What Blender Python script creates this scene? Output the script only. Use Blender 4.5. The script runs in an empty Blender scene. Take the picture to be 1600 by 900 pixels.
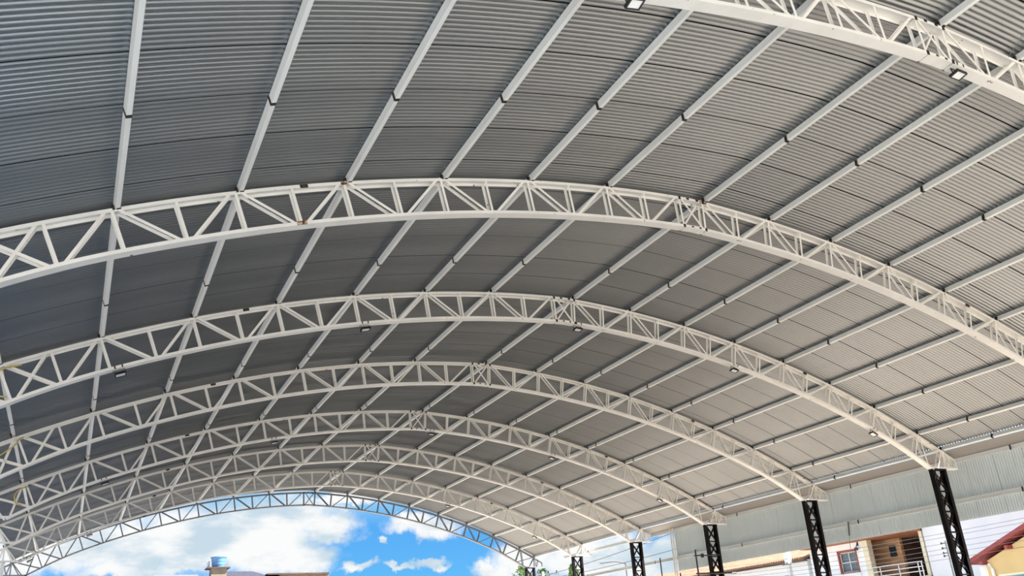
import bpy, math, random
from mathutils import Vector, Matrix
import numpy as np
random.seed(7)
SC = bpy.context.scene
COL = SC.collection

# ------------------------------------------------------------------ camera
cam_d = bpy.data.cameras.new('camera'); cam = bpy.data.objects.new('camera', cam_d); COL.objects.link(cam)
SC.camera = cam
YAW, PITCH, ROLL = 0.4801, 0.4101, -0.0639
fwd = Vector((math.sin(YAW)*math.cos(PITCH), math.cos(YAW)*math.cos(PITCH), math.sin(PITCH)))
rt = fwd.cross(Vector((0, 0, 1))).normalized(); up = rt.cross(fwd)
cr, sr = math.cos(ROLL), math.sin(ROLL)
r2 = cr*rt + sr*up; u2 = -sr*rt + cr*up
m = Matrix((r2, u2, -fwd)).transposed().to_4x4(); m.translation = Vector((-11.451, -6.902, 1.604))
cam.matrix_world = m
cam_d.sensor_width = 36.0; cam_d.lens = 36.0*1305.73/1600.0
cam_d.clip_start = 0.05; cam_d.clip_end = 3000

# ------------------------------------------------------------------ view
SC.view_settings.view_transform = 'Standard'; SC.view_settings.look = 'None'
SC.view_settings.gamma = 1.0; SC.view_settings.use_curve_mapping = False
SC.view_settings.exposure = 0.0
SC.cycles.max_bounces = 10; SC.cycles.diffuse_bounces = 6

# ------------------------------------------------------------------ sun
SUN_AZ, SUN_EL, SUN_E = math.radians(118), math.radians(48), 23.0      # azimuth from +Y towards +X
sd = bpy.data.lights.new('sun', 'SUN'); sun = bpy.data.objects.new('sun', sd); COL.objects.link(sun)
sdir = Vector((math.sin(SUN_AZ)*math.cos(SUN_EL), math.cos(SUN_AZ)*math.cos(SUN_EL), math.sin(SUN_EL)))
sun.rotation_euler = sdir.to_track_quat('Z', 'Y').to_euler(); sd.energy = SUN_E; sd.angle = math.radians(0.53)
sd.color = (1.0, 0.97, 0.92)

# ------------------------------------------------------------------ world: blue sky with cloud banks
W = bpy.data.worlds.new('sky'); SC.world = W; W.use_nodes = True
nt = W.node_tree; nt.nodes.clear()
def N(t, nt=nt, **k):
    n = nt.nodes.new(t)
    for a, b in k.items(): setattr(n, a, b)
    return n
L = nt.links.new
tc = N('ShaderNodeTexCoord')
def math_(op, a, b=None, c=None, clamp=False):
    n = N('ShaderNodeMath', operation=op); n.use_clamp = clamp
    for i, v in enumerate((a, b, c)):
        if v is None: continue
        if isinstance(v, (int, float)): n.inputs[i].default_value = v
        else: L(v, n.inputs[i])
    return n.outputs[0]
def vmath(op, a, b):
    n = N('ShaderNodeVectorMath', operation=op)
    for i, v in enumerate((a, b)):
        if v is None: continue
        if isinstance(v, (tuple, list)): n.inputs[i].default_value = v
        else: L(v, n.inputs[i])
    return n
def maprange(v, a, b, c=0.0, d=1.0, smooth=True):
    n = N('ShaderNodeMapRange'); n.interpolation_type = 'SMOOTHSTEP' if smooth else 'LINEAR'
    L(v, n.inputs['Value'])
    for nm, x in zip(('From Min', 'From Max', 'To Min', 'To Max'), (a, b, c, d)): n.inputs[nm].default_value = x
    return n.outputs[0]
def noise(vec, scale, detail=5, rough=0.55, dist=0.0):
    n = N('ShaderNodeTexNoise'); n.inputs['Scale'].default_value = scale; n.inputs['Detail'].default_value = detail
    n.inputs['Roughness'].default_value = rough; n.inputs['Distortion'].default_value = dist
    L(vec, n.inputs['Vector']); return n
def mixc(f, a, b, nt_=None):
    n = N('ShaderNodeMix', data_type='RGBA')
    if isinstance(f, float): n.inputs[0].default_value = f
    else: L(f, n.inputs[0])
    for i, v in ((6, a), (7, b)):
        if isinstance(v, tuple): n.inputs[i].default_value = v + (1,)
        else: L(v, n.inputs[i])
    return n.outputs[2]
D0 = tc.outputs['Generated']
n1 = noise(D0, 26, 6, 0.6)
wob = vmath('SCALE', vmath('SUBTRACT', n1.outputs['Color'], (0.5, 0.5, 0.5)).outputs[0], None); wob.inputs['Scale'].default_value = 0.045
n1b = noise(D0, 90, 4, 0.6)
wob2 = vmath('SCALE', vmath('SUBTRACT', n1b.outputs['Color'], (0.5, 0.5, 0.5)).outputs[0], None); wob2.inputs['Scale'].default_value = 0.012
DW = vmath('ADD', vmath('ADD', D0, wob.outputs[0]).outputs[0], wob2.outputs[0]).outputs[0]
BLOBS = [(-0.037, 0.993, 0.118, 0.05, 0.020), (0.038, 0.991, 0.127, 0.069, 0.028), (0.107, 0.986, 0.130, 0.073, 0.036),
    (0.172, 0.977, 0.125, 0.073, 0.032), (0.222, 0.969, 0.112, 0.040, 0.018), (0.19, 0.97, 0.150, 0.077, 0.024),
    (0.246, 0.958, 0.141, 0.036, 0.015), (0.066, 0.993, 0.101, 0.075, 0.010), (-0.063, 0.992, 0.106, 0.03, 0.02),
    (0.351, 0.926, 0.139, 0.044, 0.011), (0.304, 0.945, 0.124, 0.006, 0.004), (0.283, 0.954, 0.097, 0.017, 0.005),
    (0.322, 0.942, 0.095, 0.015, 0.0035), (0.357, 0.929, 0.097, 0.024, 0.006), (0.422, 0.902, 0.088, 0.021, 0.012),
    (0.452, 0.886, 0.100, 0.035, 0.020), (0.525, 0.846, 0.093, 0.078, 0.026), (0.59, 0.803, 0.088, 0.043, 0.024),
    (0.262, 0.950, 0.170, 0.045, 0.007), (0.60, 0.79, 0.07, 0.09, 0.03), (0.72, 0.69, 0.10, 0.06, 0.05)]
acc = None
for (x, y, z, rx, rz) in BLOBS:
    d = vmath('SUBTRACT', DW, (x, y, z)).outputs[0]
    dv = vmath('MULTIPLY', d, (1/rx, 1/rx, 1/rz)).outputs[0]
    ln = vmath('LENGTH', dv, None).outputs['Value']
    b = math_('SUBTRACT', 1.35, ln)
    acc = b if acc is None else math_('MAXIMUM', acc, b)
blob = maprange(acc, 0.0, 0.75)
# loose clouds over the rest of the sky, away from the stretch seen through the end arch
n2 = noise(vmath('MULTIPLY', D0, (1, 1, 2.2)).outputs[0], 3.1, 6, 0.6)
gen = maprange(n2.outputs['Fac'], 0.47, 0.62)
sepd = N('ShaderNodeSeparateXYZ'); L(D0, sepd.inputs[0])
away = maprange(sepd.outputs['Z'], 0.20, 0.30)
away2 = maprange(sepd.outputs['Y'], 0.35, 0.55, 1.0, 0.0)
gen = math_('MULTIPLY', gen, math_('MAXIMUM', away, away2))
cl = math_('MAXIMUM', blob, gen)
skyr = N('ShaderNodeValToRGB'); L(sepd.outputs['Z'], skyr.inputs[0])
e = skyr.color_ramp.elements
e[0].position = 0.0; e[0].color = (0.36, 0.72, 0.95, 1); e[1].position = 1.0; e[1].color = (0.05, 0.17, 0.55, 1)
for p, c in ((0.085, (0.13, 0.50, 0.95)), (0.14, (0.10, 0.42, 0.93)), (0.17, (0.30, 0.62, 0.92)), (0.4, (0.14, 0.36, 0.78))):
    q = skyr.color_ramp.elements.new(p); q.color = c + (1,)
n3 = noise(vmath('MULTIPLY', D0, (1, 1, 2.5)).outputs[0], 11, 5, 0.55)
shade = maprange(n3.outputs['Fac'], 0.37, 0.57)
ccol = mixc(shade, (0.58, 0.72, 0.82), (0.97, 0.98, 0.98))
skyc = mixc(cl, skyr.outputs[0], ccol)
below = maprange(sepd.outputs['Z'], -0.02, 0.0)
skyc = mixc(below, (0.35, 0.33, 0.30), skyc)
bg = N('ShaderNodeBackground'); L(skyc, bg.inputs[0]); bg.inputs[1].default_value = 1.0
wo = N('ShaderNodeOutputWorld'); L(bg.outputs[0], wo.inputs[0])

# ------------------------------------------------------------------ materials
def mat(name, col, rough=0.6, metal=0.0, var=0.0, vscale=3.0, rust=0.0, rscale=9.0, bump=0.0, stretch=(1, 1, 1), rustcol=(0.06, 0.028, 0.015), spec=0.5):
    M_ = bpy.data.materials.new(name); M_.use_nodes = True
    t = M_.node_tree; b = t.nodes['Principled BSDF']
    b.inputs['Roughness'].default_value = rough; b.inputs['Metallic'].default_value = metal
    b.inputs['Specular IOR Level'].default_value = spec
    b.inputs['Base Color'].default_value = tuple(col) + (1,)
    tcn = t.nodes.new('ShaderNodeTexCoord'); mp = t.nodes.new('ShaderNodeMapping')
    mp.inputs['Scale'].default_value = stretch; t.links.new(tcn.outputs['Object'], mp.inputs[0])
    last = None
    def nz(scale, detail=4):
        n = t.nodes.new('ShaderNodeTexNoise'); n.inputs['Scale'].default_value = scale; n.inputs['Detail'].default_value = detail
        t.links.new(mp.outputs[0], n.inputs['Vector']); return n
    if var > 0:
        n = nz(vscale); r = t.nodes.new('ShaderNodeMapRange'); t.links.new(n.outputs['Fac'], r.inputs['Value'])
        r.inputs['From Min'].default_value = 0.3; r.inputs['From Max'].default_value = 0.7
        mx = t.nodes.new('ShaderNodeMix'); mx.data_type = 'RGBA'; t.links.new(r.outputs[0], mx.inputs[0])
        mx.inputs[6].default_value = tuple(c*(1-var) for c in col) + (1,); mx.inputs[7].default_value = tuple(min(1, c*(1+var)) for c in col) + (1,)
        last = mx.outputs[2]
    if rust > 0:
        n = nz(rscale, 6); n.inputs['Roughness'].default_value = 0.65
        r = t.nodes.new('ShaderNodeMapRange'); t.links.new(n.outputs['Fac'], r.inputs['Value'])
        r.inputs['From Min'].default_value = rust; r.inputs['From Max'].default_value = rust + 0.03
        mx = t.nodes.new('ShaderNodeMix'); mx.data_type = 'RGBA'; t.links.new(r.outputs[0], mx.inputs[0])
        if last: t.links.new(last, mx.inputs[6])
        else: mx.inputs[6].default_value = tuple(col) + (1,)
        mx.inputs[7].default_value = tuple(rustcol) + (1,)
        last = mx.outputs[2]
    if last: t.links.new(last, b.inputs['Base Color'])
    if bump > 0:
        n = nz(vscale*6, 5); bp = t.nodes.new('ShaderNodeBump'); bp.inputs['Strength'].default_value = bump
        t.links.new(n.outputs['Fac'], bp.inputs['Height']); t.links.new(bp.outputs[0], b.inputs['Normal'])
    return M_
M = {}
M['truss'] = mat('white_truss_paint', (0.80, 0.775, 0.73), 0.45, 0, 0.06, 2.0, 0.665, 6.0)
M['greytruss'] = mat('grey_truss_colour', (0.24, 0.25, 0.27), 0.5, 0, 0.06, 2.0)
M['purlin'] = mat('white_purlin_paint', (0.80, 0.80, 0.77), 0.42, 0.0, 0.06, 3.0, 0.75, 6.0, stretch=(1, 0.3, 1))
M['galv'] = mat('galvanised_roof_sheet', (0.26, 0.27, 0.275), 0.40, 0.8, 0.03, 0.6)
M['wallsheet'] = mat('grey_wall_sheet', (0.68, 0.745, 0.75), 0.5, 0.0, 0.03, 0.7)
M['rust'] = mat('bare_rusty_joint', (0.022, 0.014, 0.012), 0.8, 0, 0.5, 12, 0.60, 20, rustcol=(0.25, 0.10, 0.04))
M['rustplate'] = mat('orange_rusted_plate', (0.55, 0.36, 0.25), 0.8, 0, 0.3, 9, 0.50, 14, rustcol=(0.05, 0.02, 0.012))
M['column'] = mat('dark_column_primer', (0.0075, 0.0055, 0.0055), 0.7, 0, 0.3, 4, 0.62, 5, rustcol=(0.02, 0.008, 0.007), spec=0.15)
M['concrete'] = mat('court_concrete', (0.18, 0.18, 0.175), 0.85, 0, 0.10, 0.5, bump=0.1)
M['bluebounce'] = mat('blue_bounce_floor', (0.54, 0.65, 0.73), 0.7, 0, 0.06, 0.5)
M['sandbounce'] = mat('sand_bounce_floor', (0.53, 0.455, 0.38), 0.9, 0, 0.1, 0.5)
M['ground'] = mat('sandy_ground', (0.50, 0.46, 0.40), 0.9, 0, 0.15, 0.15, bump=0.2)
M['black'] = mat('black_housing', (0.012, 0.012, 0.016), 0.4)
M['lens'] = mat('frosted_lens', (0.92, 0.92, 0.90), 0.25)
M['yellow'] = mat('yellow_hose_rubber', (0.55, 0.42, 0.12), 0.6)
M['cable'] = mat('dark_cable', (0.12, 0.13, 0.14), 0.6)
M['white'] = mat('white_plaster', (0.93, 0.97, 1.0), 0.8, 0, 0.06, 0.8)
M['stained'] = mat('stained_white_render', (0.93, 0.95, 1.0), 0.85, 0, 0.10, 0.5, stretch=(1, 1, 0.35))
M['cream'] = mat('cream_trim', (0.85, 0.78, 0.58), 0.8)
M['yellowwall'] = mat('yellow_wall', (0.68, 0.51, 0.25), 0.85, 0, 0.05, 1.0)
M['maroon'] = mat('maroon_fascia', (0.27, 0.045, 0.045), 0.6, 0, 0.2, 3)
M['terracotta'] = mat('terracotta_soffit', (0.42, 0.18, 0.10), 0.8, 0, 0.15, 2)
M['tile'] = mat('orange_roof_tile', (0.27, 0.145, 0.085), 0.85, 0, 0.25, 2.5)
M['redroof'] = mat('red_roof_tile', (0.30, 0.07, 0.04), 0.8, 0, 0.2, 2)
M['blueroof'] = mat('pale_blue_roof', (0.17, 0.33, 0.38), 0.8, 0, 0.1, 0.4)
M['tancl'] = mat('tan_tile_cladding', (0.50, 0.30, 0.16), 0.7, 0, 0.25, 2.2, stretch=(1, 0.5, 3))
M['brownwall'] = mat('dark_brown_wall', (0.09, 0.05, 0.035), 0.9, 0, 0.3, 1.2)
M['whitepaint'] = mat('white_enamel', (0.88, 0.88, 0.86), 0.4)
M['redtrim'] = mat('brick_red_reveal', (0.38, 0.10, 0.07), 0.8)
M['glass'] = mat('dark_window_glass', (0.03, 0.045, 0.055), 0.08, 0, 0, spec=0.9)
M['curtain'] = mat('blue_grey_curtain', (0.16, 0.22, 0.25), 0.9, 0, 0.35, 5, stretch=(1, 6, 0.3))
M['tankblue'] = mat('blue_tank_plastic', (0.09, 0.22, 0.42), 0.6, 0, 0.1, 2)
M['tankgrey'] = mat('grey_tank', (0.55, 0.62, 0.66), 0.6)
M['plinth'] = mat('cream_plinth', (0.20, 0.165, 0.13), 0.9, 0, 0.15, 3)
M['greyroof'] = mat('lavender_grey_roof', (0.055, 0.055, 0.075), 0.95, 0, 0.1, 1.0, spec=0.1, stretch=(4, 1, 1))
M['darkwall'] = mat('blue_purple_wall', (0.20, 0.22, 0.42), 0.8)  # wall's own blue-purple colour
M['leaf'] = mat('green_leaf', (0.08, 0.17, 0.025), 0.7, 0, 0.4, 2.0)
M['bark'] = mat('brown_bark', (0.12, 0.08, 0.05), 0.9)
M['hill'] = mat('wooded_hill', (0.09, 0.19, 0.17), 0.95, 0, 0.35, 0.08)
M['poleconc'] = mat('pale_concrete_pole', (0.75, 0.77, 0.76), 0.8)
M['steelgrey'] = mat('grey_steel', (0.22, 0.25, 0.26), 0.5, 0.4)
M['lap_shade'] = mat('black_lap_shade', (0.012, 0.012, 0.014), 0.9, spec=0.1)
M['gutter'] = mat('grey_gutter_flashing', (0.30, 0.28, 0.26), 0.5, 0.2)

# ------------------------------------------------------------------ mesh helpers
class MB:
    def __init__(s): s.v = []; s.f = []
    def box(s, c, ax, ay, az, hx, hy, hz):
        c = Vector(c); ax, ay, az = Vector(ax)*hx, Vector(ay)*hy, Vector(az)*hz
        i = len(s.v)
        for sx, sy, sz in ((-1,-1,-1),(1,-1,-1),(1,1,-1),(-1,1,-1),(-1,-1,1),(1,-1,1),(1,1,1),(-1,1,1)):
            s.v.append(tuple(c + sx*ax + sy*ay + sz*az))
        flip = ax.cross(ay).dot(az) < 0
        for f in ((0,3,2,1),(4,5,6,7),(0,1,5,4),(1,2,6,5),(2,3,7,6),(3,0,4,7)):
            f = tuple(i+k for k in f); s.f.append(f[::-1] if flip else f)
        return s
    def abox(s, x0, x1, y0, y1, z0, z1):
        return s.box(((x0+x1)/2, (y0+y1)/2, (z0+z1)/2), (1,0,0), (0,1,0), (0,0,1), abs(x1-x0)/2, abs(y1-y0)/2, abs(z1-z0)/2)
    def beam(s, p0, p1, wdir, w, h):
        """bar p0->p1, w across wdir, h across the third axis"""
        p0, p1 = Vector(p0), Vector(p1); d = (p1-p0); l = d.length; d.normalize()
        wd = Vector(wdir); wd = (wd - wd.dot(d)*d).normalized(); hd = d.cross(wd)
        return s.box((p0+p1)/2, d, wd, hd, l/2, w/2, h/2)
    def sweep(s, prof, frames, closed_caps=True):
        """prof: list of (a,b); frames: list of (origin, A, B)"""
        i = len(s.v); n = len(prof)
        for (o, A, B) in frames:
            o, A, B = Vector(o), Vector(A), Vector(B)
            for a, b in prof: s.v.append(tuple(o + a*A + b*B))
        for k in range(len(frames)-1):
            for j in range(n):
                a = i+k*n+j; b = i+k*n+(j+1) % n
                s.f.append((a, b, b+n, a+n))
        if closed_caps:
            s.f.append(tuple(i+j for j in range(n))[::-1]); k = i+(len(frames)-1)*n; s.f.append(tuple(k+j for j in range(n)))
        return s
    def tube(s, pts, r, n=8):
        pts = [Vector(p) for p in pts]; fr = []
        for k, p in enumerate(pts):
            d = (pts[min(k+1, len(pts)-1)] - pts[max(k-1, 0)]).normalized()
            ref = Vector((0,0,1)) if abs(d.z) < 0.9 else Vector((1,0,0))
            A = d.cross(ref).normalized(); fr.append((p, A, d.cross(A)))
        return s.sweep([(r*math.cos(2*math.pi*j/n), r*math.sin(2*math.pi*j/n)) for j in range(n)], fr)
    def lathe(s, c, prof, n=24):
        i = len(s.v); m_ = len(prof)
        for j in range(n):
            a = 2*math.pi*j/n
            for r, z in prof: s.v.append((c[0]+r*math.cos(a), c[1]+r*math.sin(a), c[2]+z))
        for j in range(n):
            for k in range(m_-1):
                a = i+j*m_+k; b = i+((j+1) % n)*m_+k
                s.f.append((a, b, b+1, a+1))
        return s
    def poly_prism(s, pts, off):
        """pts: 3-D polygon, off: thickness vector"""
        i = len(s.v); n = len(pts); off = Vector(off)
        for p in pts: s.v.append(tuple(p))
        for p in pts: s.v.append(tuple(Vector(p)+off))
        s.f.append(tuple(range(i, i+n))); s.f.append(tuple(range(i+2*n-1, i+n-1, -1)))
        for j in range(n):
            k = (j+1) % n; s.f.append((i+j, i+j+n, i+k+n, i+k))
        return s
    def build(s, name, m_, parent=None, smooth=False, fix=True):
        me = bpy.data.meshes.new(name); me.from_pydata(s.v, [], s.f)
        if fix:
            import bmesh
            bm = bmesh.new(); bm.from_mesh(me); bmesh.ops.recalc_face_normals(bm, faces=bm.faces); bm.to_mesh(me); bm.free()
        if smooth: me.polygons.foreach_set('use_smooth', [True]*len(me.polygons))
        me.materials.append(m_); me.update()
        o = bpy.data.objects.new(name, me); COL.objects.link(o)
        if parent: o.parent = parent
        return o
def thing(name, label, cat, loc=(0,0,0), group=None):
    if loc is None: loc = (0,0,0)
    o = bpy.data.objects.new(name, None); o.empty_display_size = 0.2; COL.objects.link(o); o.location = loc
    o['label'] = label; o['category'] = cat
    if group: o['group'] = group
    return o
def tag(o, label, cat, group=None, kind=None):
    o['label'] = label; o['category'] = cat
    if group: o['group'] = group
    if kind: o['kind'] = kind
    return o
def struct(o): o['kind'] = 'structure'; return o
def copy_tree(o, parent=None):
    c = o.copy(); COL.objects.link(c)
    if parent: c.parent = parent
    for ch in [x for x in o.children]: copy_tree(ch, c)
    return c

# ------------------------------------------------------------------ arch geometry
R, PHI, H = 33.766, 0.0333, 10.74            # two arcs meeting in a faint ridge
def arc(s, off=0.0):
    """point on the top face of the top chord at arc length s; off = radial offset"""
    sg = 1 if s >= 0 else -1; th = PHI + abs(s)/R
    x = sg*((R+off)*math.sin(th) - R*math.sin(PHI)); z = H + (R+off)*math.cos(th) - R*math.cos(PHI)
    return Vector((x, 0, z))
def nrm(s):
    sg = 1 if s >= 0 else -1; th = PHI + abs(s)/R
    return Vector((sg*math.sin(th), 0, math.cos(th)))
DP = 1.9318
LAD = 0.33
def sk(k): return LAD + (k-7)*DP if k >= 7 else -LAD - (7-k)*DP
PUR = {k: sk(k) for k in range(0, 15)}
PUR[15] = 14.95; PUR[-1] = -14.95
TY = [-0.28, 6.0, 11.965, 17.975, 24.186, 30.128, 36.102, 42.0]
TDX = [0.01, -0.095, -0.037, 0.077, 0.075, 0.013, 0.0, 0.0]
CHW, CHH, CHT = 0.20, 0.062, 0.006            # chord channel width, flange height, plate
TIP, COLI, COLO = 15.60, 13.68, 14.34
def bot_off(s):
    a = abs(s); return -0.70 - (0.12*(max(0, a-12.3)/2.4)**1.5 if a > 12.3 else 0)
def bot(s): return arc(s, bot_off(s))

# ------------------------------------------------------------------ ground, floor
Y0, Y1 = -8.6, 42.25
g = MB(); g.v = [(-400, -400, -0.06), (400, -400, -0.06), (400, 500, -0.06), (-400, 500, -0.06)]; g.f = [(0, 1, 2, 3)]
o = g.build('ground', M['ground']); struct(o)
o = MB().abox(-7.0, 6.0, -14, 46, -0.05, 0.0).build('floor', M['concrete']); struct(o)
o = MB().abox(-19.5, -7.0, -14, 46, -0.05, -0.001).build('floor', M['bluebounce']); struct(o)  # unseen zone, made pale blue to bounce cool light onto the roof
o = MB().abox(6.0, 20.0, -14, 46, -0.05, -0.001).build('floor', M['sandbounce']); struct(o)  # unseen zone, made sandy to bounce warm light onto the right roof

# ------------------------------------------------------------------ roof sheets (corrugated, one skin)
def sheet_profile(y0, y1, pitch=0.1, amp=0.016, lap=1.11, lap0=2.07):
    def wave(y):
        ph = (y-lap0) % lap
        w = math.sin(2*math.pi*ph/pitch*(11*pitch/lap))
        return max(-0.8, min(0.8, w*1.25))*amp/0.8
    pts = []
    n = int((y1-y0)/pitch*8)
    k0, k1 = math.ceil((y0-lap0)/lap), math.floor((y1-lap0)/lap)
    laps = [lap0 + k*lap for k in range(k0, k1+1)]
    for j in range(n+1):
        y = y0 + j*(y1-y0)/n
        if min(abs(y-l-0.005) for l in laps) > 0.020: pts.append((y, wave(y)))
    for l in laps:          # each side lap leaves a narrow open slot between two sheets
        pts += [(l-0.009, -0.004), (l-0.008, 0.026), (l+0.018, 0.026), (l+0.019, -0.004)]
    pts = sorted(p for p in pts if y0 <= p[0] <= y1)
    return np.array([p[0] for p in pts]), np.array([p[1] for p in pts])
def grid_mesh(name, P, m_, smooth=True, slots=None):
    """P: (a,b,3) array"""
    a, b = P.shape[:2]
    me = bpy.data.meshes.new(name)
    idx = np.arange(a*b).reshape(a, b)
    f = np.stack([idx[:-1, :-1], idx[1:, :-1], idx[1:, 1:], idx[:-1, 1:]], -1).reshape(-1, 4)
    me.vertices.add(a*b); me.vertices.foreach_set('co', P.reshape(-1).astype(np.float32))
    me.loops.add(f.size); me.loops.foreach_set('vertex_index', f.reshape(-1).astype(np.int32))
    me.polygons.add(len(f)); me.polygons.foreach_set('loop_start', np.arange(0, f.size, 4, dtype=np.int32))
    me.polygons.foreach_set('loop_total', np.full(len(f), 4, dtype=np.int32))
    me.polygons.foreach_set('use_smooth', np.full(len(f), smooth))
    me.materials.append(m_)
    if slots is not None:                    # side lap slots coloured black to paint in the gap's shade
        me.materials.append(M['lap_shade']); mk = np.tile(slots, a-1).astype(np.int32)
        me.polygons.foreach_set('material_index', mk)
    me.update(); me.validate()
    o_ = bpy.data.objects.new(name, me); COL.objects.link(o_); return o_
PH, PW, PT = 0.127, 0.07, 0.003               # purlin height, flange, plate
ys, zs = sheet_profile(Y0, Y1)
ss = np.concatenate([np.linspace(-14.935, -0.02, 36), np.linspace(0.02, 14.935, 36)])
base = PH + 0.020
P = np.zeros((len(ss), len(ys), 3))
for i, s in enumerate(ss):
    p = arc(s, base); n = nrm(s)
    P[i, :, 0] = p.x + n.x*zs; P[i, :, 1] = ys; P[i, :, 2] = p.z + n.z*zs
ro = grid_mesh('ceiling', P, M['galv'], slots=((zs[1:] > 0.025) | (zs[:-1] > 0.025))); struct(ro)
# ------------------------------------------------------------------ wall cladding on the right, upper band only
WX = 15.10
ys, zs = sheet_profile(Y0, 28.35, 0.1, 0.020, 1.03, 0.4)
zz = np.array([4.77, 5.4, 6.1, 6.87])
P = np.zeros((len(zz), len(ys), 3))
for i, z in enumerate(zz):
    P[i, :, 0] = WX + 0.08 + zs; P[i, :, 1] = ys; P[i, :, 2] = z
w = grid_mesh('wall_right', P, M['wallsheet']); struct(w)

# ------------------------------------------------------------------ truss
def chord_frames(s0, s1, fn, n):
    fr = []
    for i in range(n+1):
        s = s0 + (s1-s0)*i/n; p = fn(s); fr.append((p, Vector((0, 1, 0)), nrm(s)))
    return fr
def uprof(w, h, t, down=True):
    # channel with its web on the outside and flanges hanging down (or standing up)
    k = -1 if down else 1
    return [(-w/2, 0), (w/2, 0), (w/2, k*h), (w/2-t, k*h), (w/2-t, k*t), (-w/2+t, k*t), (-w/2+t, k*h), (-w/2, k*h)]
Yv = Vector((0, 1, 0))
FY = CHW/2 - 0.022                              # lattice bars stand just inside each flange
def make_truss():
    t = thing('roof_truss', '', 'roof truss')
    b = MB(); b.sweep(uprof(CHW, CHH, CHT), chord_frames(-TIP, -LAD, lambda s: arc(s), 56)); b.build('top_chord', M['truss'], t)
    b = MB(); b.sweep(uprof(CHW, CHH, CHT), chord_frames(LAD, TIP, lambda s: arc(s), 56)); b.build('top_chord', M['truss'], t)
    b = MB(); b.sweep(uprof(CHW, CHH, CHT), chord_frames(-LAD+0.02, LAD-0.02, lambda s: arc(s, -0.002), 6)); b.build('ridge_splice_chord', M['truss'], t)
    BE = 14.70
    for sg in (-1, 1):
        fr = chord_frames(sg*LAD, sg*BE, lambda s: bot(s) - CHH*nrm(s), 52)
        b = MB(); b.sweep(uprof(CHW, CHH, CHT, False), fr); b.build('bottom_chord', M['truss'], t)
    fr = chord_frames(-LAD+0.02, LAD-0.02, lambda s: bot(s) - (CHH-0.002)*nrm(s), 4)
    b = MB(); b.sweep(uprof(CHW, CHH, CHT, False), fr); b.build('ridge_splice_chord', M['truss'], t)
    def bar(p0, p1, y, name, w=0.048, h=0.03):
        d = (p1-p0).normalized(); side = d.cross(Yv).normalized()
        q = MB(); a0 = p0+Yv*y; a1 = p1+Yv*y
        tt = 0.005; k = 1 if y < 0 else -1
        # an angle iron: one leg in the truss face, one leg turned inwards
        q.beam(a0, a1, side, w, tt)
        q.beam(a0 + Yv*k*h/2 + side*(w/2-tt/2), a1 + Yv*k*h/2 + side*(w/2-tt/2), side, tt, h)
        q.build(name, M['truss'], t)
    top = lambda s: arc(s, -0.02)
    bt = lambda s: bot(s) - 0.035*nrm(s)
    g_ = 0.085
    for y in (-FY, FY):
        # repeating bay between purlins: post, falling bar, mid post, rising bar
        cells = [(PUR[k], PUR[k+1]) for k in range(-1, 6)] + [(PUR[6], -LAD)] + [(PUR[k], PUR[k+1]) for k in range(7, 14)]
        for a, c in cells:
            mid = (a+c)/2
            if a < -14.2:
                bar(bt(a+0.35), top(c-g_), y, 'diagonal_bar'); bar(top(a+0.02), bt(a+0.2), y, 'post_bar'); bar(top(a+0.1), bt(c-g_), y, 'diagonal_bar'); continue
            bar(top(a), bt(a), y, 'post_bar')
            bar(top(a+g_), bt(mid-g_), y, 'diagonal_bar')
            bar(top(mid), bt(mid), y, 'post_bar')
            bar(bt(mid+g_), top(c-g_), y, 'diagonal_bar')
            if a < -13.5: bar(top(mid-g_), bt(a+g_), y*0.9, 'diagonal_bar')
        bar(top(-LAD), bt(-LAD), y, 'post_bar')
        a = PUR[14]
        bar(top(a), bt(a), y, 'post_bar'); bar(top(a+g_), bt(14.45), y, 'diagonal_bar'); bar(bt(a+g_), top(14.9), y*0.9, 'diagonal_bar')
        for sg in (-1, 1):
            foot_z = 6.42
            e0 = Vector((sg*(COLI+0.05), 0, foot_z)); e1 = Vector((sg*14.9, 0, foot_z))
            bar(top(sg*14.95), Vector((sg*13.98, 0, foot_z)), y, 'post_bar')
            bar(top(sg*14.98), Vector((sg*14.36, 0, foot_z)), y, 'post_bar')
            bar(top(sg*15.30), Vector((sg*14.52, 0, foot_z)), y, 'post_bar')
            bar(top(sg*15.02), Vector((sg*14.52, 0, foot_z)), y*0.85, 'diagonal_bar')
            bar(top(sg*(TIP-0.02)), Vector((sg*14.93, 0, foot_z)), y, 'post_bar')
    bar(top(-LAD+0.05), bt(LAD-0.05), -FY, 'diagonal_bar'); bar(bt(-LAD+0.05), top(LAD-0.05), FY, 'diagonal_bar')
    for sg in (-1, 1):
        b = MB(); fr = [(Vector((sg*x, 0, 6.385)), Yv, Vector((0, 0, 1))) for x in (COLI-0.05, 14.95)]
        b.sweep(uprof(CHW, 0.055, CHT, False), fr); b.build('foot_chord', M['truss'], t)
    # bare bolted joints around the ridge piece and at a few nodes
    for s in (-LAD, LAD):
        for nm, fn, ds in (('ridge_joint', lambda s: arc(s, -0.03), 1), ('ridge_joint', lambda s: bot(s)-0.03*nrm(s), 1)):
            p = fn(s); n_ = nrm(s); tg = n_.cross(Yv)
            for yy in (-1, 1):
                b = MB(); b.box(p + Yv*yy*(CHW/2+0.001), tg, Yv, n_, 0.028, 0.006, 0.036)
                b.box(p + Yv*yy*(CHW/2+0.008) + tg*0.012, tg, Yv, n_, 0.012, 0.008, 0.012)
                b.build(nm, M['rust'], t)
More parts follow.
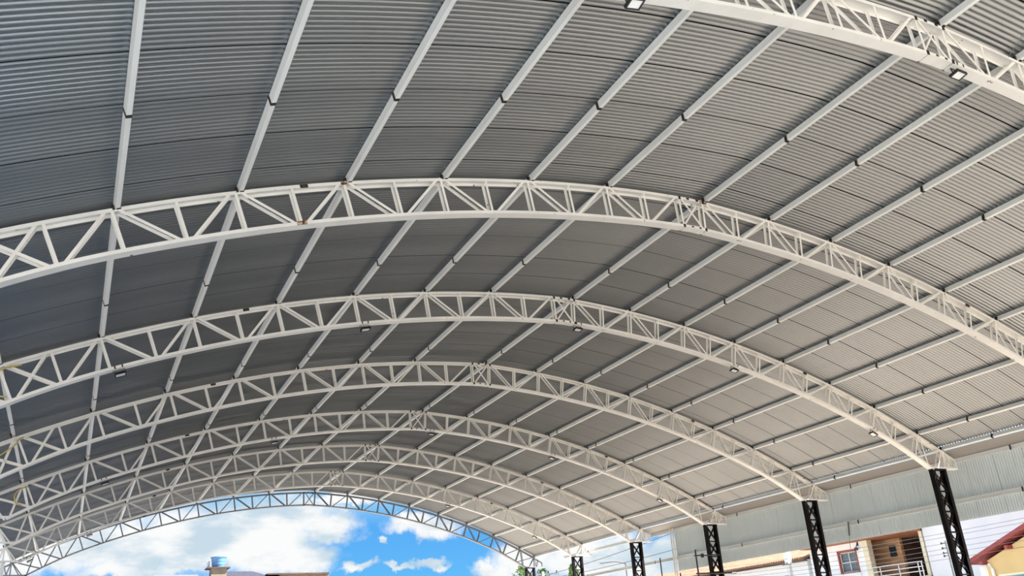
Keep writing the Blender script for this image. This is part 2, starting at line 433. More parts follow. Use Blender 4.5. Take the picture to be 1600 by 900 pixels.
    for s in (-0.10, 0.16):
        for y in (-1, 1):
            b = MB(); b.box(arc(s, -0.028)+Yv*y*(CHW/2), Vector((1,0,0)), Yv, Vector((0,0,1)), 0.035, 0.006, 0.022); b.build('bolt_plate', M['rust'], t)
            b = MB(); b.box(bot(s)-Vector((0,0,0.03))+Yv*y*(CHW/2), Vector((1,0,0)), Yv, Vector((0,0,1)), 0.028, 0.006, 0.018); b.build('bolt_plate', M['rust'], t)
    for s in (sk(3)-0.75, sk(11)+0.85):
        b = MB(); b.box(arc(s, -0.035)-Yv*(CHW/2), nrm(s).cross(Yv), Yv, nrm(s), 0.07, 0.008, 0.03); b.build('chord_splice', M['rust'], t)
    return t
LBL = ['white lattice roof truss cutting across the top right corner of the photo',
 'nearest complete white lattice arch truss, widest and highest across the photo',
 'second complete white lattice arch truss, just below the widest one, carrying five floodlights',
 'third complete white lattice arch truss, between the second and the fourth from the top',
 'fourth complete white lattice arch truss counting down from the widest one',
 'fifth complete white lattice arch truss, its web faint against the roof sheets',
 'sixth complete white lattice arch truss, last one before the open end arch',
 'farthest lattice arch truss, greyer than the others, its web seen against the open sky']
t0 = make_truss(); trusses = []
for i in range(8):
    t = t0 if i == 0 else copy_tree(t0)
    t.location = (TDX[i], TY[i], 0); t['label'] = LBL[i]; t['group'] = 'lattice arch trusses'; trusses.append(t)
for s_, top_, w_ in ((sk(3), True, 0.07), (sk(7), True, 0.10), ((sk(2)+sk(3))/2, False, 0.09), (sk(11)+0.9, True, 0.05)):
    p_ = (arc(s_, -0.03) if top_ else bot(s_) - 0.03*nrm(s_))
    b = MB(); b.box(p_ - Yv*(CHW/2+0.004), nrm(s_).cross(Yv), Yv, nrm(s_), w_, 0.003, 0.034); b.build('rusty_gusset', M['rustplate'], trusses[1])
for ch in trusses[7].children:                 # the end arch gets a darker grey colour
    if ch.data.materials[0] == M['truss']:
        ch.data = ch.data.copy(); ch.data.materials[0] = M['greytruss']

# ------------------------------------------------------------------ purlins
SPL = [3.27 + 6.72*n for n in range(-1, 6)]
def cprof(sg):
    # C section standing on its lower flange; web on side sg, lips turned in
    w, h, t, l = PW, PH, PT, 0.018
    a = [(0, 0), (w, 0), (w, l), (w-t, l), (w-t, t), (t, t), (t, h-t), (w-t, h-t), (w-t, h-l), (w, h-l), (w, h), (0, h)]
    return [((x-w/2)*(-sg), z) for x, z in a]
ORD = ['first', 'second', 'third', 'fourth', 'fifth', 'sixth', 'seventh', 'eighth']
def purlin(k):
    s = PUR[k]
    if k == 15: lab = 'white eave purlin along the right edge of the roof, daylight showing above it'
    elif k == -1: lab = 'white eave purlin along the left edge of the roof'
    elif k == 7: lab = 'white purlin running over the bolted ridge joints of all the trusses'
    elif k > 7: lab = 'white purlin running away under the roof, %s one right of the ridge joint purlin' % ORD[k-8]
    else: lab = 'white purlin running away under the roof, %s one left of the bolted ridge joints' % ORD[6-k]
    p = thing('purlin', lab, 'purlin', (0, 0, 0), 'roof purlins')
    n_ = nrm(s); tg = Yv.cross(n_)       # tg points to +x
    o_ = arc(s, 0.0005)
    sg = -1                              # every web faces left
    prof = cprof(sg)
    cuts = [Y0+0.05] + SPL + [Y1-0.02]
    for a, b_ in zip(cuts[:-1], cuts[1:]):
        q = MB(); q.sweep(prof, [(o_ + Yv*(a+0.005), tg, n_), (o_ + Yv*(b_-0.005), tg, n_)]); q.build('purlin_length', M['purlin'], p)
    for y in SPL:
        q = MB(); e = 0.004
        jw = PW+2*e
        q.box(o_ + n_*(PH/2-0.002) + Yv*y - tg*sg*(-PW/2 - e/2), tg, Yv, n_, e/2, 0.034, PH/2)
        q.box(o_ - n_*0.002 + Yv*y, tg, Yv, n_, PW/2+e, 0.034, 0.0025)
        q.box(o_ + n_*(PH/2-0.002) + Yv*y - tg*sg*(PW/2 + e/2), tg, Yv, n_, e/2, 0.034, PH/2)
        q.build('splice_joint', M['rust'], p)
    for i, y in enumerate(TY):
        q = MB()
        q.box(o_ + n_*0.05 + Yv*(y-0.07) - tg*(PW/2+0.022), tg, Yv, n_, 0.020, 0.03, 0.05)
        q.box(o_ + n_*0.01 + Yv*(y-CHW/2-0.022) + tg*0.012, tg, Yv, n_, 0.034, 0.022, 0.012)
        q.build('cleat', M['rust'], p)
for k in range(-1, 16): purlin(k)

# ------------------------------------------------------------------ gutter strip and girts on the right
gp = arc(14.99, -0.02)
b = MB(); y_ = 30.25
b.poly_prism([(gp.x+0.035, Y0, gp.z+0.0), (WX+0.052, Y0, 6.80), (WX+0.052, Y0, 6.815), (gp.x+0.035, Y0, gp.z+0.015)], (0, y_-Y0, 0))
tag(b.build('eave_flashing', M['gutter']), 'grey flat flashing strip between the right eave purlin and the wall top', 'flashing')
def girt(z, y0, y1, label, h=0.13):
    t = thing('wall_girt', label, 'girt', (WX-0.0, 0, z), 'girts of the right wall')
    cuts = [y0] + [y for y in SPL if y0+1 < y < y1-1] + [y1]
    pr = [(0, -h/2), (0.06, -h/2), (0.06, h/2), (0, h/2), (0, h/2-0.02), (0.003, h/2-0.02), (0.003, h/2-0.003), (0.057, h/2-0.003), (0.057, -h/2+0.003), (0.003, -h/2+0.003), (0.003, -h/2+0.02), (0, -h/2+0.02)]
    for a, c in zip(cuts[:-1], cuts[1:]):
        q = MB(); q.sweep(pr, [(Yv*(a+0.01), Vector((1,0,0)), Vector((0,0,1))), (Yv*(c-0.01), Vector((1,0,0)), Vector((0,0,1)))]); q.build('girt_length', M['purlin'], t)
    for y in cuts[1:-1]:
        q = MB(); q.abox(-0.006, 0.0, y-0.025, y+0.025, -h/2-0.004, h/2+0.004); q.build('splice_joint', M['rust'], t)
    return t
girt(6.72, Y0+0.05, 39.6, 'white horizontal rail along the top edge of the right wall sheets', 0.15)
girt(5.39, Y0+0.05, 42.2, 'white horizontal rail across the middle of the right wall sheets', 0.15)
# white latticed end post of the wall sheeting
t = thing('wall_end_post', 'narrow white lattice post at the far end of the grey wall sheets', 'post', (WX-0.12, 28.3, 0))
for dy in (-0.10, 0.10):
    MB().abox(-0.03, 0.03, dy-0.018, dy+0.018, 0, 6.80).build('post_leg', M['truss'], t)
z = 0.3; k = 0
while z < 6.3:
    MB().beam((0, -0.08 if k % 2 else 0.08, z), (0, 0.08 if k % 2 else -0.08, z+0.38), (1, 0, 0), 0.03, 0.02).build('lacing_bar', M['truss'], t); z += 0.38; k += 1

# ------------------------------------------------------------------ lattice columns
def make_column():
    t = thing('lattice_column', '', 'column')
    CW = COLO-COLI; LW = 0.125; CD = 0.17; top_z = 6.36
    for sg in (-1, 1):
        x = sg*(CW/2 - LW/2)
        pr = [(-LW/2, -CD/2), (LW/2, -CD/2), (LW/2, -CD/2+0.006), (-LW/2+0.006, -CD/2+0.006), (-LW/2+0.006, CD/2-0.006), (LW/2, CD/2-0.006), (LW/2, CD/2), (-LW/2, CD/2)]
        if sg > 0: pr = [(-a, c) for a, c in pr]
        q = MB(); q.sweep(pr, [(Vector((x, 0, 0.02)), Vector((1,0,0)), Yv), (Vector((x, 0, top_z)), Vector((1,0,0)), Yv)]); q.build('column_leg', M['column'], t)
    MB().abox(-CW/2-0.01, CW/2+0.01, -CD/2-0.01, CD/2+0.01, top_z-0.02, top_z+0.02).build('cap_plate', M['column'], t)
    MB().abox(-CW/2-0.06, CW/2+0.06, -CD/2-0.08, CD/2+0.08, 0.0, 0.02).build('base_plate', M['column'], t)
    ix = CW/2 - LW + 0.01
    z = top_z - 0.06; ST = 0.655
    while z > 0.5:
        z2 = max(z-ST, 0.05)
        for y in (-0.035, 0.035):
            q = MB(); q.beam((-ix, y, z-0.02), (ix, y, z2+0.05), (0, 1, 0), 0.02, 0.04)
            q.beam((ix, y*0.8, z-0.02), (-ix, y*0.8, z2+0.05), (0, 1, 0), 0.02, 0.04)
            q.build('cross_lacing', M['column'], t)
            MB().abox(-ix, ix, y-0.012, y+0.012, z2-0.02, z2+0.02).build('batten', M['column'], t)
        z = z2
    return t
CLR = ['dark brown lattice column on the right, out of sight beside the corner truss', 'dark brown lattice column on the right, under the widest truss',
  'nearest dark brown lattice column on the right, rising in front of the white stained wall', 'second dark brown lattice column from the right edge, beside the orange tiled roof',
  'third dark brown lattice column from the right edge, with scaffold pipes clamped to it', 'fourth dark brown lattice column from the right edge, against the sky',
  'fifth dark brown lattice column from the right edge, standing against clouds', 'farthest dark brown lattice column, at the foot of the open end arch']
c0 = make_column()
first = True
for i in range(8):
    for sg, nm in ((1, 'right'), (-1, 'left')):
        if i < 2 and sg > 0: continue
        if i < 6 and sg < 0: continue
        c = c0 if first else copy_tree(c0); first = False
        c.location = ((COLI+COLO)/2 + TDX[i] if sg > 0 else -14.60, TY[i], 0)
        if sg < 0:
            for ch in c.children: ch.data = ch.data.copy(); ch.data.materials[0] = M['truss']
        c['group'] = 'lattice columns'
        c['label'] = CLR[i] if sg > 0 else 'white lattice column on the left side under the %s truss' % ('farthest' if i == 7 else 'last but one')

# ------------------------------------------------------------------ floodlights under the bottom chords
def make_flood():
    t = thing('floodlight', '', 'floodlight')
    # local: hangs below z=0, faces down and towards -y
    ang = math.radians(9); c = Vector((0, -0.02, -0.115))
    X = Vector((1,0,0)); F = Vector((0, -math.sin(ang), -math.cos(ang))); U = X.cross(F)
    b = MB(); b.box(c, X, U, F, 0.115, 0.085, 0.018)
    for s_ in (-1, 1):
        b.box(c+F*0.024+X*s_*0.104, X, U, F, 0.011, 0.085, 0.008); b.box(c+F*0.024+U*s_*0.076, X, U, F, 0.094, 0.009, 0.008)
    for j in range(5): b.box(c-F*0.028+X*(j-2)*0.035, X, U, F, 0.004, 0.06, 0.012)
    b.build('housing', M['black'], t)
    MB().box(c+F*0.0205, X, U, F, 0.093, 0.067, 0.002).build('lens', M['lens'], t)
    b = MB()
    for s_ in (-1, 1): b.beam(c+X*s_*0.122, Vector((s_*0.122, 0, -0.02)), Yv, 0.02, 0.005)
    b.box((0, 0, -0.018), X, Yv, Vector((0,0,1)), 0.124, 0.012, 0.003)
    b.build('bracket', M['black'], t)
    b = MB()
    for s_ in (-1, 1): b.box((s_*0.075, -CHW/2+0.0, 0.03), X, Yv, Vector((0,0,1)), 0.014, 0.005, 0.03)
    b.build('clamp', M['black'], t)
    return t
FL = {0: [(-6.25, 'black floodlight with white lens at the top edge of the photo'), (0.50, 'black floodlight with white lens under the corner truss at top right')],
 2: [(-11.76, 'leftmost floodlight under the second complete arch'), (-6.0, 'floodlight strapped left of the crown of the second complete arch'), (0.45, 'floodlight just right of the ridge joint of the second complete arch'),
     (6.14, 'floodlight partway down the right side of the second complete arch'), (11.99, 'floodlight low on the right side of the second complete arch, near the dark column')],
 4: [(-11.7, 'leftmost floodlight under the fourth complete arch'), (-5.85, 'floodlight left of the crown of the fourth complete arch'), (0.62, 'floodlight just right of the ridge joint of the fourth complete arch'),
     (6.3, 'floodlight partway down the right side of the fourth complete arch'), (12.05, 'floodlight low on the right side of the fourth complete arch')],
 6: [(-14.3, 'tiny floodlight at the far left foot of the sixth complete arch'), (-11.8, 'small floodlight on the left side of the sixth complete arch, against the sky'), (6.4, 'small floodlight on the right half of the sixth complete arch'), (12.0, 'small floodlight low on the right side of the sixth complete arch')]}
f0 = make_flood(); first = True
for i, l in FL.items():
    for s, lab in l:
        f = f0 if first else copy_tree(f0); first = False
        p = bot(s) - CHH*nrm(s); f.location = (p.x+TDX[i], TY[i], p.z)
        f.rotation_euler = (0, math.atan2(nrm(s).x, nrm(s).z), 0)
        f['label'] = lab; f['group'] = 'floodlights under the trusses'

# ------------------------------------------------------------------ yellow hoses hanging at the left feet, sag wire
def curve_pts(pts, n=8):
    pts = [Vector(p) for p in pts]; out = []
    P_ = [pts[0]*2-pts[1]] + pts + [pts[-1]*2-pts[-2]]
    for i in range(1, len(P_)-2):
        for j in range(n):
            t = j/n; a, b_, c, d = P_[i-1:i+3]
            out.append(0.5*((2*b_) + (c-a)*t + (2*a-5*b_+4*c-d)*t*t + (3*b_-a-3*c+d)*t**3))
    out.append(pts[-1]); return out
for pts, lab in (([(-13.0, 11.86, 7.53), (-13.20, 11.83, 7.448), (-13.35, 11.80, 7.36), (-13.6, 11.80, 7.1), (-13.48, 11.82, 6.87), (-13.15, 11.84, 6.83)], 'yellow hose looped at the left end of the second complete arch'),
                 ([(-13.15, 17.87, 7.47), (-13.24, 17.83, 7.40), (-13.30, 17.80, 7.25), (-13.6, 17.8, 6.95), (-13.9, 17.84, 6.72)], 'yellow hose slung across the left end of the third complete arch'),
                 ([(-13.2, 24.08, 7.36), (-13.305, 24.06, 7.32), (-13.467, 24.03, 7.216), (-13.531, 24.03, 7.054), (-13.48, 24.05, 6.855), (-13.30, 24.07, 6.76)], 'yellow hose curled at the left end of the fourth complete arch')):
    tag(MB().tube(curve_pts(pts), 0.018).build('yellow_hose', M['yellow'], smooth=True), lab, 'hose', 'yellow hoses')
p0 = arc(1.95, -0.05) + Yv*(-0.40); p1 = arc(-0.25, -0.03) + Yv*(-3.9)
tag(MB().tube([p0, p1], 0.006, 6).build('bracing_wire', M['steelgrey']), 'thin steel bracing wire in the top right corner under the roof', 'wire')

# ------------------------------------------------------------------ scaffold pipes at the third column
t = thing('scaffold', 'dark scaffold pipes clamped beside the third column from the right', 'scaffold', (12.95, 24.05, 0))
MB().tube([(0, 0, 0), (0, 0, 5.28)], 0.035).build('standard_pipe', M['black'], t)
MB().tube([(-0.1, 0, 5.02), (1.35, 0, 5.05)], 0.03).build('ledger_pipe', M['black'], t)
MB().tube([(-0.1, 0, 4.27), (2.1, 0, 4.27)], 0.035).build('ledger_pipe', M['black'], t)
MB().tube([(-0.9, 0.1, 0), (-0.9, 0.1, 4.32)], 0.03).build('standard_pipe', M['black'], t)
MB().box((0.35, 0, 5.02), (1,0,0), (0,1,0), (0,0,1), 0.05, 0.05, 0.08).build('clamp', M['black'], t)
t = thing('scaffold_pipe', 'thin dark upright pipe between the third and fourth columns from the right', 'pipe', (13.0, 26.8, 0))
MB().tube([(0, 0, 0), (0, 0, 5.24)], 0.028).build('standard_pipe', M['black'], t)
q = MB().beam((15.06, 17.15, 5.46), (15.06, 17.24, 4.95), (0, 1, 0), 0.05, 0.04); q.tube([(15.06, 17.23, 5.0), (15.05, 17.27, 4.75), (15.05, 17.31, 4.46)], 0.010, 6)
tag(q.build('hanging_rod', M['cable']), 'thin dark rod hanging from the middle wall rail above the white house window', 'rod')

# ------------------------------------------------------------------ houses across the street, on the right
HX = 27.0
# white house with window, recess and balcony
h = thing('white_house', 'white house with a barred window, tan tiled recess and railed balcony, beyond the wall sheets', 'house', (HX, 27.5, 0))
def hb(x0, x1, y0, y1, z0, z1): return MB().abox(x0-HX, x1-HX, y0-27.5, y1-27.5, z0, z1)
q = hb(HX, HX+0.25, 29.25, 31.35, 0, 6.2); 
for a in ((27.0, 27.25, 27.3, 27.85, 0, 6.2), (27.0, 27.25, 27.85, 29.25, 0, 4.50), (27.0, 27.25, 27.85, 29.25, 5.72, 6.2), (27.25, 33, 31.1, 31.35, 0, 6.2), (33, 33.25, 23.6, 31.35, 0, 6.2), (27.25, 33, 28.52, 28.7, 0, 6.2)):
    q.abox(a[0]-HX, a[1]-HX, a[2]-27.5, a[3]-27.5, a[4], a[5])
q.build('wall', M['white'], h)
hb(26.9, 27.25, 26.95, 27.3, 0, 6.15).build('cream_pilaster', M['cream'], h)
hb(26.95, 33, 23.44, 23.62, 0, 6.15).build('cream_end_wall', M['cream'], h)
hb(26.3, 33.4, 23.44, 31.35, 6.06, 6.42).build('roof_slab', M['terracotta'], h)
hb(28.4, 28.6, 26.05, 28.5, 3.9, 6.16).build('tan_tiled_wall', M['tancl'], h)
hb(29.9, 30.1, 23.6, 26.25, 3.9, 6.16).build('brown_recess_wall', M['brownwall'], h)
hb(28.6, 29.9, 26.05, 26.2, 3.9, 6.16).build('recess_side_wall', M['brownwall'], h)
hb(26.7, 30.1, 23.44, 27.3, 3.72, 3.9).build('balcony_floor', M['cream'], h)
hb(27.0, 27.2, 23.62, 26.95, 0, 3.72).build('lower_wall', M['cream'], h)
f = hb(28.37, 28.41, 26.31, 26.86, 5.08, 5.78).build('niche_frame', M['tancl'], h)
hb(28.355, 28.375, 26.36, 26.81, 5.13, 5.73).build('niche_pane', M['glass'], f)
# balcony railing
r_ = MB()
for z in (4.60, 4.36, 4.14): r_.abox(-0.27, -0.23, 23.62-27.5, 26.85-27.5, z-0.02, z+0.02)
for y in (23.68, 23.9, 25.1, 26.3, 26.8): r_.abox(-0.27, -0.23, y-0.022-27.5, y+0.022-27.5, 3.9, 4.62)
r_.build('balcony_railing', M['whitepaint'], h)
r_ = MB()
for z in (4.42, 4.2): r_.abox(-0.55, -0.51, 27.3-27.5, 30.6-27.5, z-0.02, z+0.02)
for y in (27.35, 28.6, 29.9, 30.55): r_.abox(-0.55, -0.51, y-0.022-27.5, y+0.022-27.5, 3.7, 4.44)
r_.abox(-0.6, 0.0, 27.3-27.5, 30.7-27.5, 3.6, 3.72); r_.build('ledge_railing', M['whitepaint'], h)
wf = MB()
for a in ((27.85, 27.93, 4.50, 5.72), (29.17, 29.25, 4.50, 5.72), (27.85, 29.25, 5.62, 5.72), (27.85, 29.25, 4.50, 4.56)): wf.abox(-0.03, 0.25, a[0]-27.5, a[1]-27.5, a[2], a[3])
wf = wf.build('window', M['redtrim'], h)
hb(27.20, 27.23, 27.93, 29.17, 4.56, 5.62).build('curtain', M['curtain'], wf)
q = MB()
for y in (27.95, 28.55, 29.15): q.abox(0.10, 0.13, y-0.02-27.5, y+0.02-27.5, 4.56, 5.62)
for z in (4.58, 5.08, 5.6): q.abox(0.10, 0.13, 0.43, 1.67, z-0.02, z+0.02)
q.build('glazing_bar', M['whitepaint'], wf)
q = MB().abox(-0.02, 0.0, 27.62-27.5, 27.72-27.5, 5.85, 6.05); q.beam((-0.02, 0.17, 6.0), (-0.18, 0.17, 5.75), (0, 1, 0), 0.03, 0.03); q.abox(-0.26, -0.10, 0.1, 0.24, 5.62, 5.76)
q.build('wall_lamp', M['black'], h)
# tall stained white building
h = thing('white_building', 'tall blank white rendered building with grey stains, behind the nearest dark column', 'building', (HX, 15, 0))
MB().abox(0, 8, -9, 8.38, 0, 7.4).build('wall', M['stained'], h)
MB().abox(-0.04, 8.04, -9.04, 8.38, 7.4, 7.52).build('parapet_cap', M['white'], h)

# yellow gabled house
h = thing('yellow_house', 'yellow house with a maroon edged gable roof at the right edge', 'house', (22, 12.1, 0))
MB().poly_prism([(0, -4.73, 0), (0, 4.73, 0), (0, 4.73, 3.86), (0, 0, 5.66), (0, -4.73, 3.86)], (4.4, 0, 0)).build('gable_wall', M['yellowwall'], h)
for sg in (-1, 1):
    MB().poly_prism([(-0.35, sg*5.3, 3.80), (-0.35, 0, 5.82), (-0.35, 0, 5.99), (-0.35, sg*5.3, 3.97)], (4.9, 0, 0)).build('roof_slope', M['maroon'], h)
q = MB()
for k_ in range(4):
    y = 4.7 - k_*1.25; zc = 3.86 + (5.3-y-0.5)*0.381*1.0
    q.abox(-0.34, 0.0, y-0.07, y+0.07, zc-0.16, zc-0.02)
q.build('purlin_end', M['maroon'], h)
fr = MB().abox(-0.03, 0.0, 2.6, 4.3, 1.9, 3.32).build('window', M['cream'], h)
MB().abox(-0.045, -0.03, 2.68, 4.22, 1.98, 3.24).build('pane', M['blueroof'], fr)
MB().tube([(-0.08, 4.45, 2.4), (-0.08, 4.45, 3.55), (-0.02, 4.60, 3.75)], 0.06).build('drain_pipe', M['whitepaint'], h)
tag(MB().abox(22.6, 25, 16.9, 17.6, 0, 3.72).build('boundary_block', M['white']), 'low white wall block beside the yellow house, at the foot of its roof', 'wall block')
# orange tiled house
h = thing('tiled_house', 'long low white house with an orange tiled roof and a dark eave', 'house', (27, 36.2, 0))
MB().abox(0, 5, -4.55, 14, 0, 5.62).build('wall', M['white'], h)
q = MB()
ang = math.atan2(0.75, 2.4)
for k_ in range(96):
    y = -4.7 + k_*0.2
    q.sweep([(0.09*math.cos(a), 0.05*math.sin(a)) for a in [math.pi*j/5 for j in range(6)]], [(Vector((-0.45, y, 5.66)), Yv, Vector((0,0,1))), (Vector((2.4, y, 6.42)), Yv, Vector((0,0,1)))])
q.poly_prism([(-0.45, -4.8, 5.58), (2.4, -4.8, 6.35), (2.4, -4.8, 6.41), (-0.45, -4.8, 5.65)], (0, 19.2, 0))
q.poly_prism([(2.4, -4.8, 6.35), (5.4, -4.8, 5.6), (5.4, -4.8, 5.66), (2.4, -4.8, 6.41)], (0, 19.2, 0))
q.build('tiled_roof', M['tile'], h)
q = MB()
q.abox(-0.42, 0.0, -4.6, 14.0, 5.50, 5.57)
q.build('eave_soffit', M['brownwall'], h)
MB().abox(-0.05, 0.0, -2.9, -2.5, 4.2, 4.85).build('vent_window', M['glass'], h)
h = thing('red_roof_house', 'distant white house with a red tiled roof behind the second dark column', 'house', (36, 41.2, 0))
MB().abox(0, 6, -2.6, 0.9, 0, 7.1).build('wall', M['white'], h)
MB().poly_prism([(-0.4, -2.9, 7.05), (3, -2.9, 8.3), (6.4, -2.9, 7.05), (6.4, -2.9, 7.15), (3, -2.9, 8.42), (-0.4, -2.9, 7.17)], (0, 4.0, 0)).build('roof', M['redroof'], h)
h = thing('blue_roof_shed', 'distant long shed with a pale blue roof above the orange tiles', 'shed', (40, 55, 0))
MB().abox(0, 10, -7, 11, 0, 6.9).build('wall', M['white'], h)
n_ = 14; q = MB()
pf = [(-0.5 + 11*j/n_, 6.9 + 1.3*math.sin(math.pi*j/n_)) for j in range(n_+1)]
q.poly_prism([(a, -7.3, c) for a, c in pf] + [(a, -7.3, c-0.12) for a, c in reversed(pf)], (0, 18.6, 0)); q.build('curved_roof', M['blueroof'], h)
# poles
t = thing('utility_pole', 'pale square concrete utility pole with insulators in front of the orange tiled roof', 'pole', (25.5, 31.6, 0))
q = MB(); i0 = len(q.v)
q.sweep([(-0.5, -0.5), (0.5, -0.5), (0.5, 0.5), (-0.5, 0.5)], [(Vector((0,0,0)), Vector((0.3,0,0)), Vector((0,0.3,0))), (Vector((0,0,5.35)), Vector((0.2,0,0)), Vector((0,0.2,0)))]); q.build('shaft', M['poleconc'], t)
MB().abox(-0.13, 0.13, -0.16, 0.16, 5.35, 6.06).build('head_box', M['whitepaint'], t)
q = MB().abox(-0.17, -0.12, -0.38, 0.38, 5.28, 5.33)
for y in (-0.32, 0, 0.32): q.lathe((-0.145, y, 5.33), [(0, 0), (0.035, 0.01), (0.025, 0.04), (0.04, 0.06), (0, 0.10)], 8)
q.build('crossarm', M['steelgrey'], t)
t = thing('street_pole', 'slim dark metal pole with insulators in front of the stained white building', 'pole', (22, 18.43, 0))
MB().tube([(0, 0, 0), (0, 0, 4.91)], 0.035).build('shaft', M['steelgrey'], t)
for z in (4.82, 4.62, 4.42, 4.3):
    q = MB().abox(-0.02, 0.02, 0.0, 0.22, z-0.012, z+0.012); q.lathe((0, 0.22, z-0.05), [(0, 0), (0.04, 0.02), (0.03, 0.06), (0.04, 0.08), (0, 0.11)], 8); q.build('insulator', M['black'], t)
t = thing('street_lamp', 'thin grey street lamp post with a short arm, left of the white lattice wall post', 'street lamp', (18, 37.2, 0))
MB().tube([(0, 0, 0), (0, 0, 6.1)], 0.05).build('post', M['steelgrey'], t)
MB().tube(curve_pts([(0, 0, 6.05), (-0.4, 0.5, 6.22), (-1.0, 1.3, 6.22)]), 0.035).build('arm', M['steelgrey'], t)
# overhead wires along the street
WL = ['highest of the thin wires strung along the street on the right', 'second thin street wire from the top', 'third thin street wire from the top', 'fourth thin street wire from the top', 'fifth thin street wire from the top', 'lowest of the thin wires strung along the street on the right']
for i, (z0, z1) in enumerate(((5.22, 5.15), (5.08, 4.98), (4.85, 4.72), (4.62, 4.55), (4.45, 4.36), (4.22, 4.16))):
    pts = []
    for j in range(25):
        u = j/24; y = 6 + u*30; pts.append((21.0+0.05*i, y, z0 + (z1-z0)*u - 0.35*4*u*(1-u)+0.25))
    tag(MB().tube(pts, 0.008, 5).build('overhead_wire', M['cable']), WL[i], 'wire', 'street wires')
for a, b_, lab in (((17, 30.5, 7.0), (17, 46, 6.2), 'dark overhead cable crossing the sky between the fourth and fifth columns'), ((17, 28.5, 6.2), (17.6, 46, 6.05), 'lower overhead cable crossing the sky left of the white lattice post')):
    pts = [Vector(a).lerp(Vector(b_), j/12) - Vector((0, 0, 0.12*4*(j/12)*(1-j/12))) for j in range(13)]
    tag(MB().tube(pts, 0.018, 6).build('overhead_cable', M['cable']), lab, 'cable')
# crossarm with insulators far left of the columns
t = thing('power_crossarm_pole', 'distant power pole whose crossarm carries small insulators, beside the farthest column', 'pole', (17.6, 47.0, 0))
MB().tube([(0, 0, 0), (0, 0, 6.6)], 0.09).build('shaft', M['poleconc'], t)
MB().beam((-1.1, 0.2, 6.42), (1.15, -0.2, 6.42), (0, 0, 1), 0.11, 0.10).build('crossarm', M['steelgrey'], t)
for x in (-1.0, -0.35, 0.4, 1.0): MB().lathe((x, -x*0.18, 6.46), [(0.03, 0), (0.06, 0.06), (0.03, 0.1), (0.06, 0.15), (0.0, 0.22)], 8).build('insulator', M['black'], t)

# ------------------------------------------------------------------ rooftops beyond the open end
h = thing('hip_roof_house', 'distant house with a grey hipped roof, at the bottom edge of the photo', 'house', (1.2, 72, 0))
MB().abox(-3.2, 3.0, -2.5, 4, 0, 8.3).build('wall', M['plinth'], h)
MB().poly_prism([(-3.4, -2.8, 8.25), (3.2, -2.8, 8.25), (3.2, -2.8, 8.4), (-3.4, -2.8, 8.4)], (0, 7, 0)).build('eave', M['plinth'], h)
q = MB(); q.v = [(-3.4, -2.8, 8.4), (3.2, -2.8, 8.4), (3.2, 4.2, 8.4), (-3.4, 4.2, 8.4), (-1.2, 0, 9.42), (1.1, 0, 9.40)]; q.f = [(0, 1, 5, 4), (1, 2, 5), (2, 3, 4, 5), (3, 0, 4), (0, 3, 2, 1)]
q.build('hip_roof', M['greyroof'], h)
h = thing('flat_roof_house', 'distant house with a thin dark flat roof edge, right of the hipped roof', 'house', (6, 72, 0))
MB().abox(-1.75, 2.5, -2, 5, 0, 8.9).build('wall', M['plinth'], h)
MB().abox(-2.8, 2.55, -2.2, 5.2, 8.88, 9.0).build('roof_slab', M['brownwall'], h)
tag(MB().abox(-5.9, -2.4, 70, 76, 0, 9.02).build('flat_roof_block', M['darkwall']), 'distant low bluish building edge left of the water tank', 'building')
t = thing('tank_tower', 'cream masonry tower with a dark ledge carrying the blue water tank', 'tower', (-0.85, 70, 0))
MB().abox(-0.62, 0.62, -0.6, 0.6, 0, 9.42).build('shaft', M['plinth'], t)
MB().abox(-0.98, 0.85, -0.8, 0.8, 9.42, 9.52).build('ledge', M['brownwall'], t)
t = thing('water_tank', 'round blue plastic water tank on the distant tower', 'water tank', (-0.88, 70, 9.52))
MB().lathe((0, 0, 0), [(0, 0), (0.46, 0), (0.50, 0.2), (0.52, 0.22), (0.54, 0.45), (0.56, 0.47), (0.60, 0.72), (0.63, 0.78), (0.63, 0.84)], 28).build('tank_body', M['tankblue'], t, smooth=False)
MB().lathe((0, 0, 0), [(0.655, 0.80), (0.655, 0.86), (0.4, 0.90), (0, 0.93)], 28).build('lid', M['tankblue'], t)
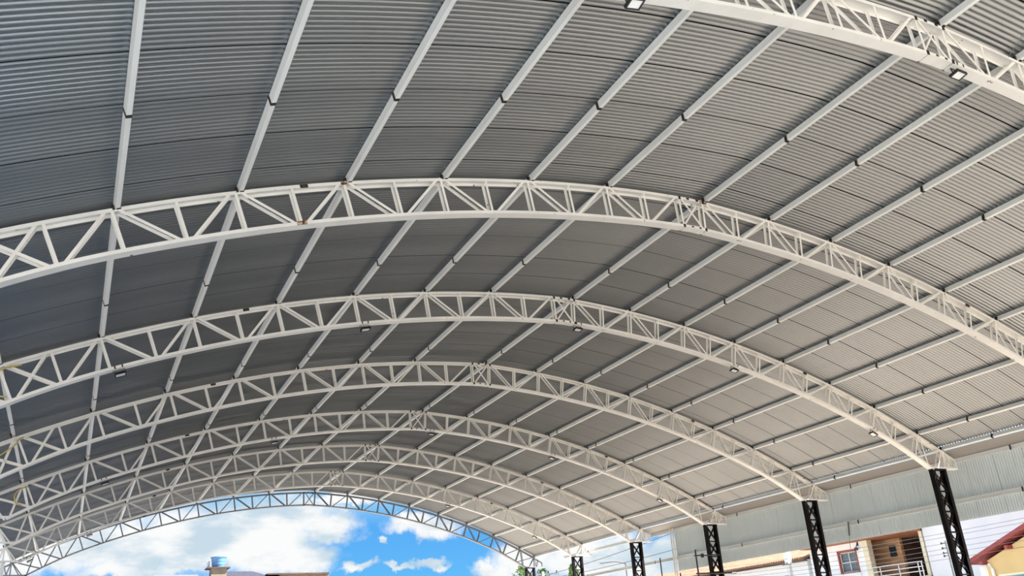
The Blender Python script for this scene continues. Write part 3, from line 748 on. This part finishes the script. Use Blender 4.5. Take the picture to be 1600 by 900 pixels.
tag(MB().lathe((-1.72, 70, 9.52), [(0, 0), (0.13, 0), (0.15, 0.5), (0.17, 0.53), (0, 0.56)], 16).build('small_tank', M['tankgrey']), 'small grey drum left of the blue water tank', 'tank')

# ------------------------------------------------------------------ trees and hill
def tree(x, y, ztop, rad, seed, label, n=900):
    rnd = random.Random(seed)
    t = thing('tree', label, 'tree', (x, y, 0), 'trees beyond the columns')
    MB().tube([(0, 0, 0), (0.05, 0, ztop*0.5), (0, 0.05, ztop*0.85)], 0.12).build('trunk', M['bark'], t)
    q = MB()
    for _ in range(n):
        a = rnd.uniform(0, 6.28); u = rnd.random()**0.5; hgt = rnd.uniform(-1, 1)
        rr = rad*u*math.sqrt(max(0.02, 1-hgt*hgt))*(0.8+0.4*math.sin(3*a+seed)); c = Vector((rr*math.cos(a), rr*math.sin(a), ztop - rad*1.5 + hgt*rad*1.5))
        d = Vector((rnd.gauss(0, 1), rnd.gauss(0, 1), rnd.gauss(0, 1)-0.3)).normalized(); e_ = d.cross(Vector((rnd.random(), rnd.random(), 1))).normalized()
        l = rnd.uniform(0.12, 0.26); i = len(q.v)
        q.v += [tuple(c), tuple(c+d*l*0.5+e_*l*0.25), tuple(c+d*l), tuple(c+d*l*0.5-e_*l*0.25)]; q.f.append((i, i+1, i+2, i+3))
    q.build('foliage', M['leaf'], t, fix=False)
tree(22.6, 60, 8.25, 0.9, 1, 'small green tree left of the farthest column foot')
tree(24.6, 60, 8.0, 0.5, 2, 'green tree top just right of the farthest column')
tree(27.6, 60, 8.3, 0.45, 3, 'narrow green tree top between the farthest two columns on the right')
hs = np.linspace(225, 330, 60); hx = np.linspace(185, 330, 24); P = np.zeros((60, 24, 3))
rnd = random.Random(5)
for i, y in enumerate(hs):
    for j, x in enumerate(hx):
        c = math.exp(-((y-268)/30)**2)*30 + 5*math.exp(-((y-236)/18)**2)
        P[i, j] = (x, y, c*math.sin(math.pi*min(1, j/11.5)*0.5)*(1 if j < 12 else math.cos((j-12)/12*1.5)) + rnd.uniform(-0.5, 0.5))
hl = grid_mesh('hill', P, M['hill']); struct(hl)
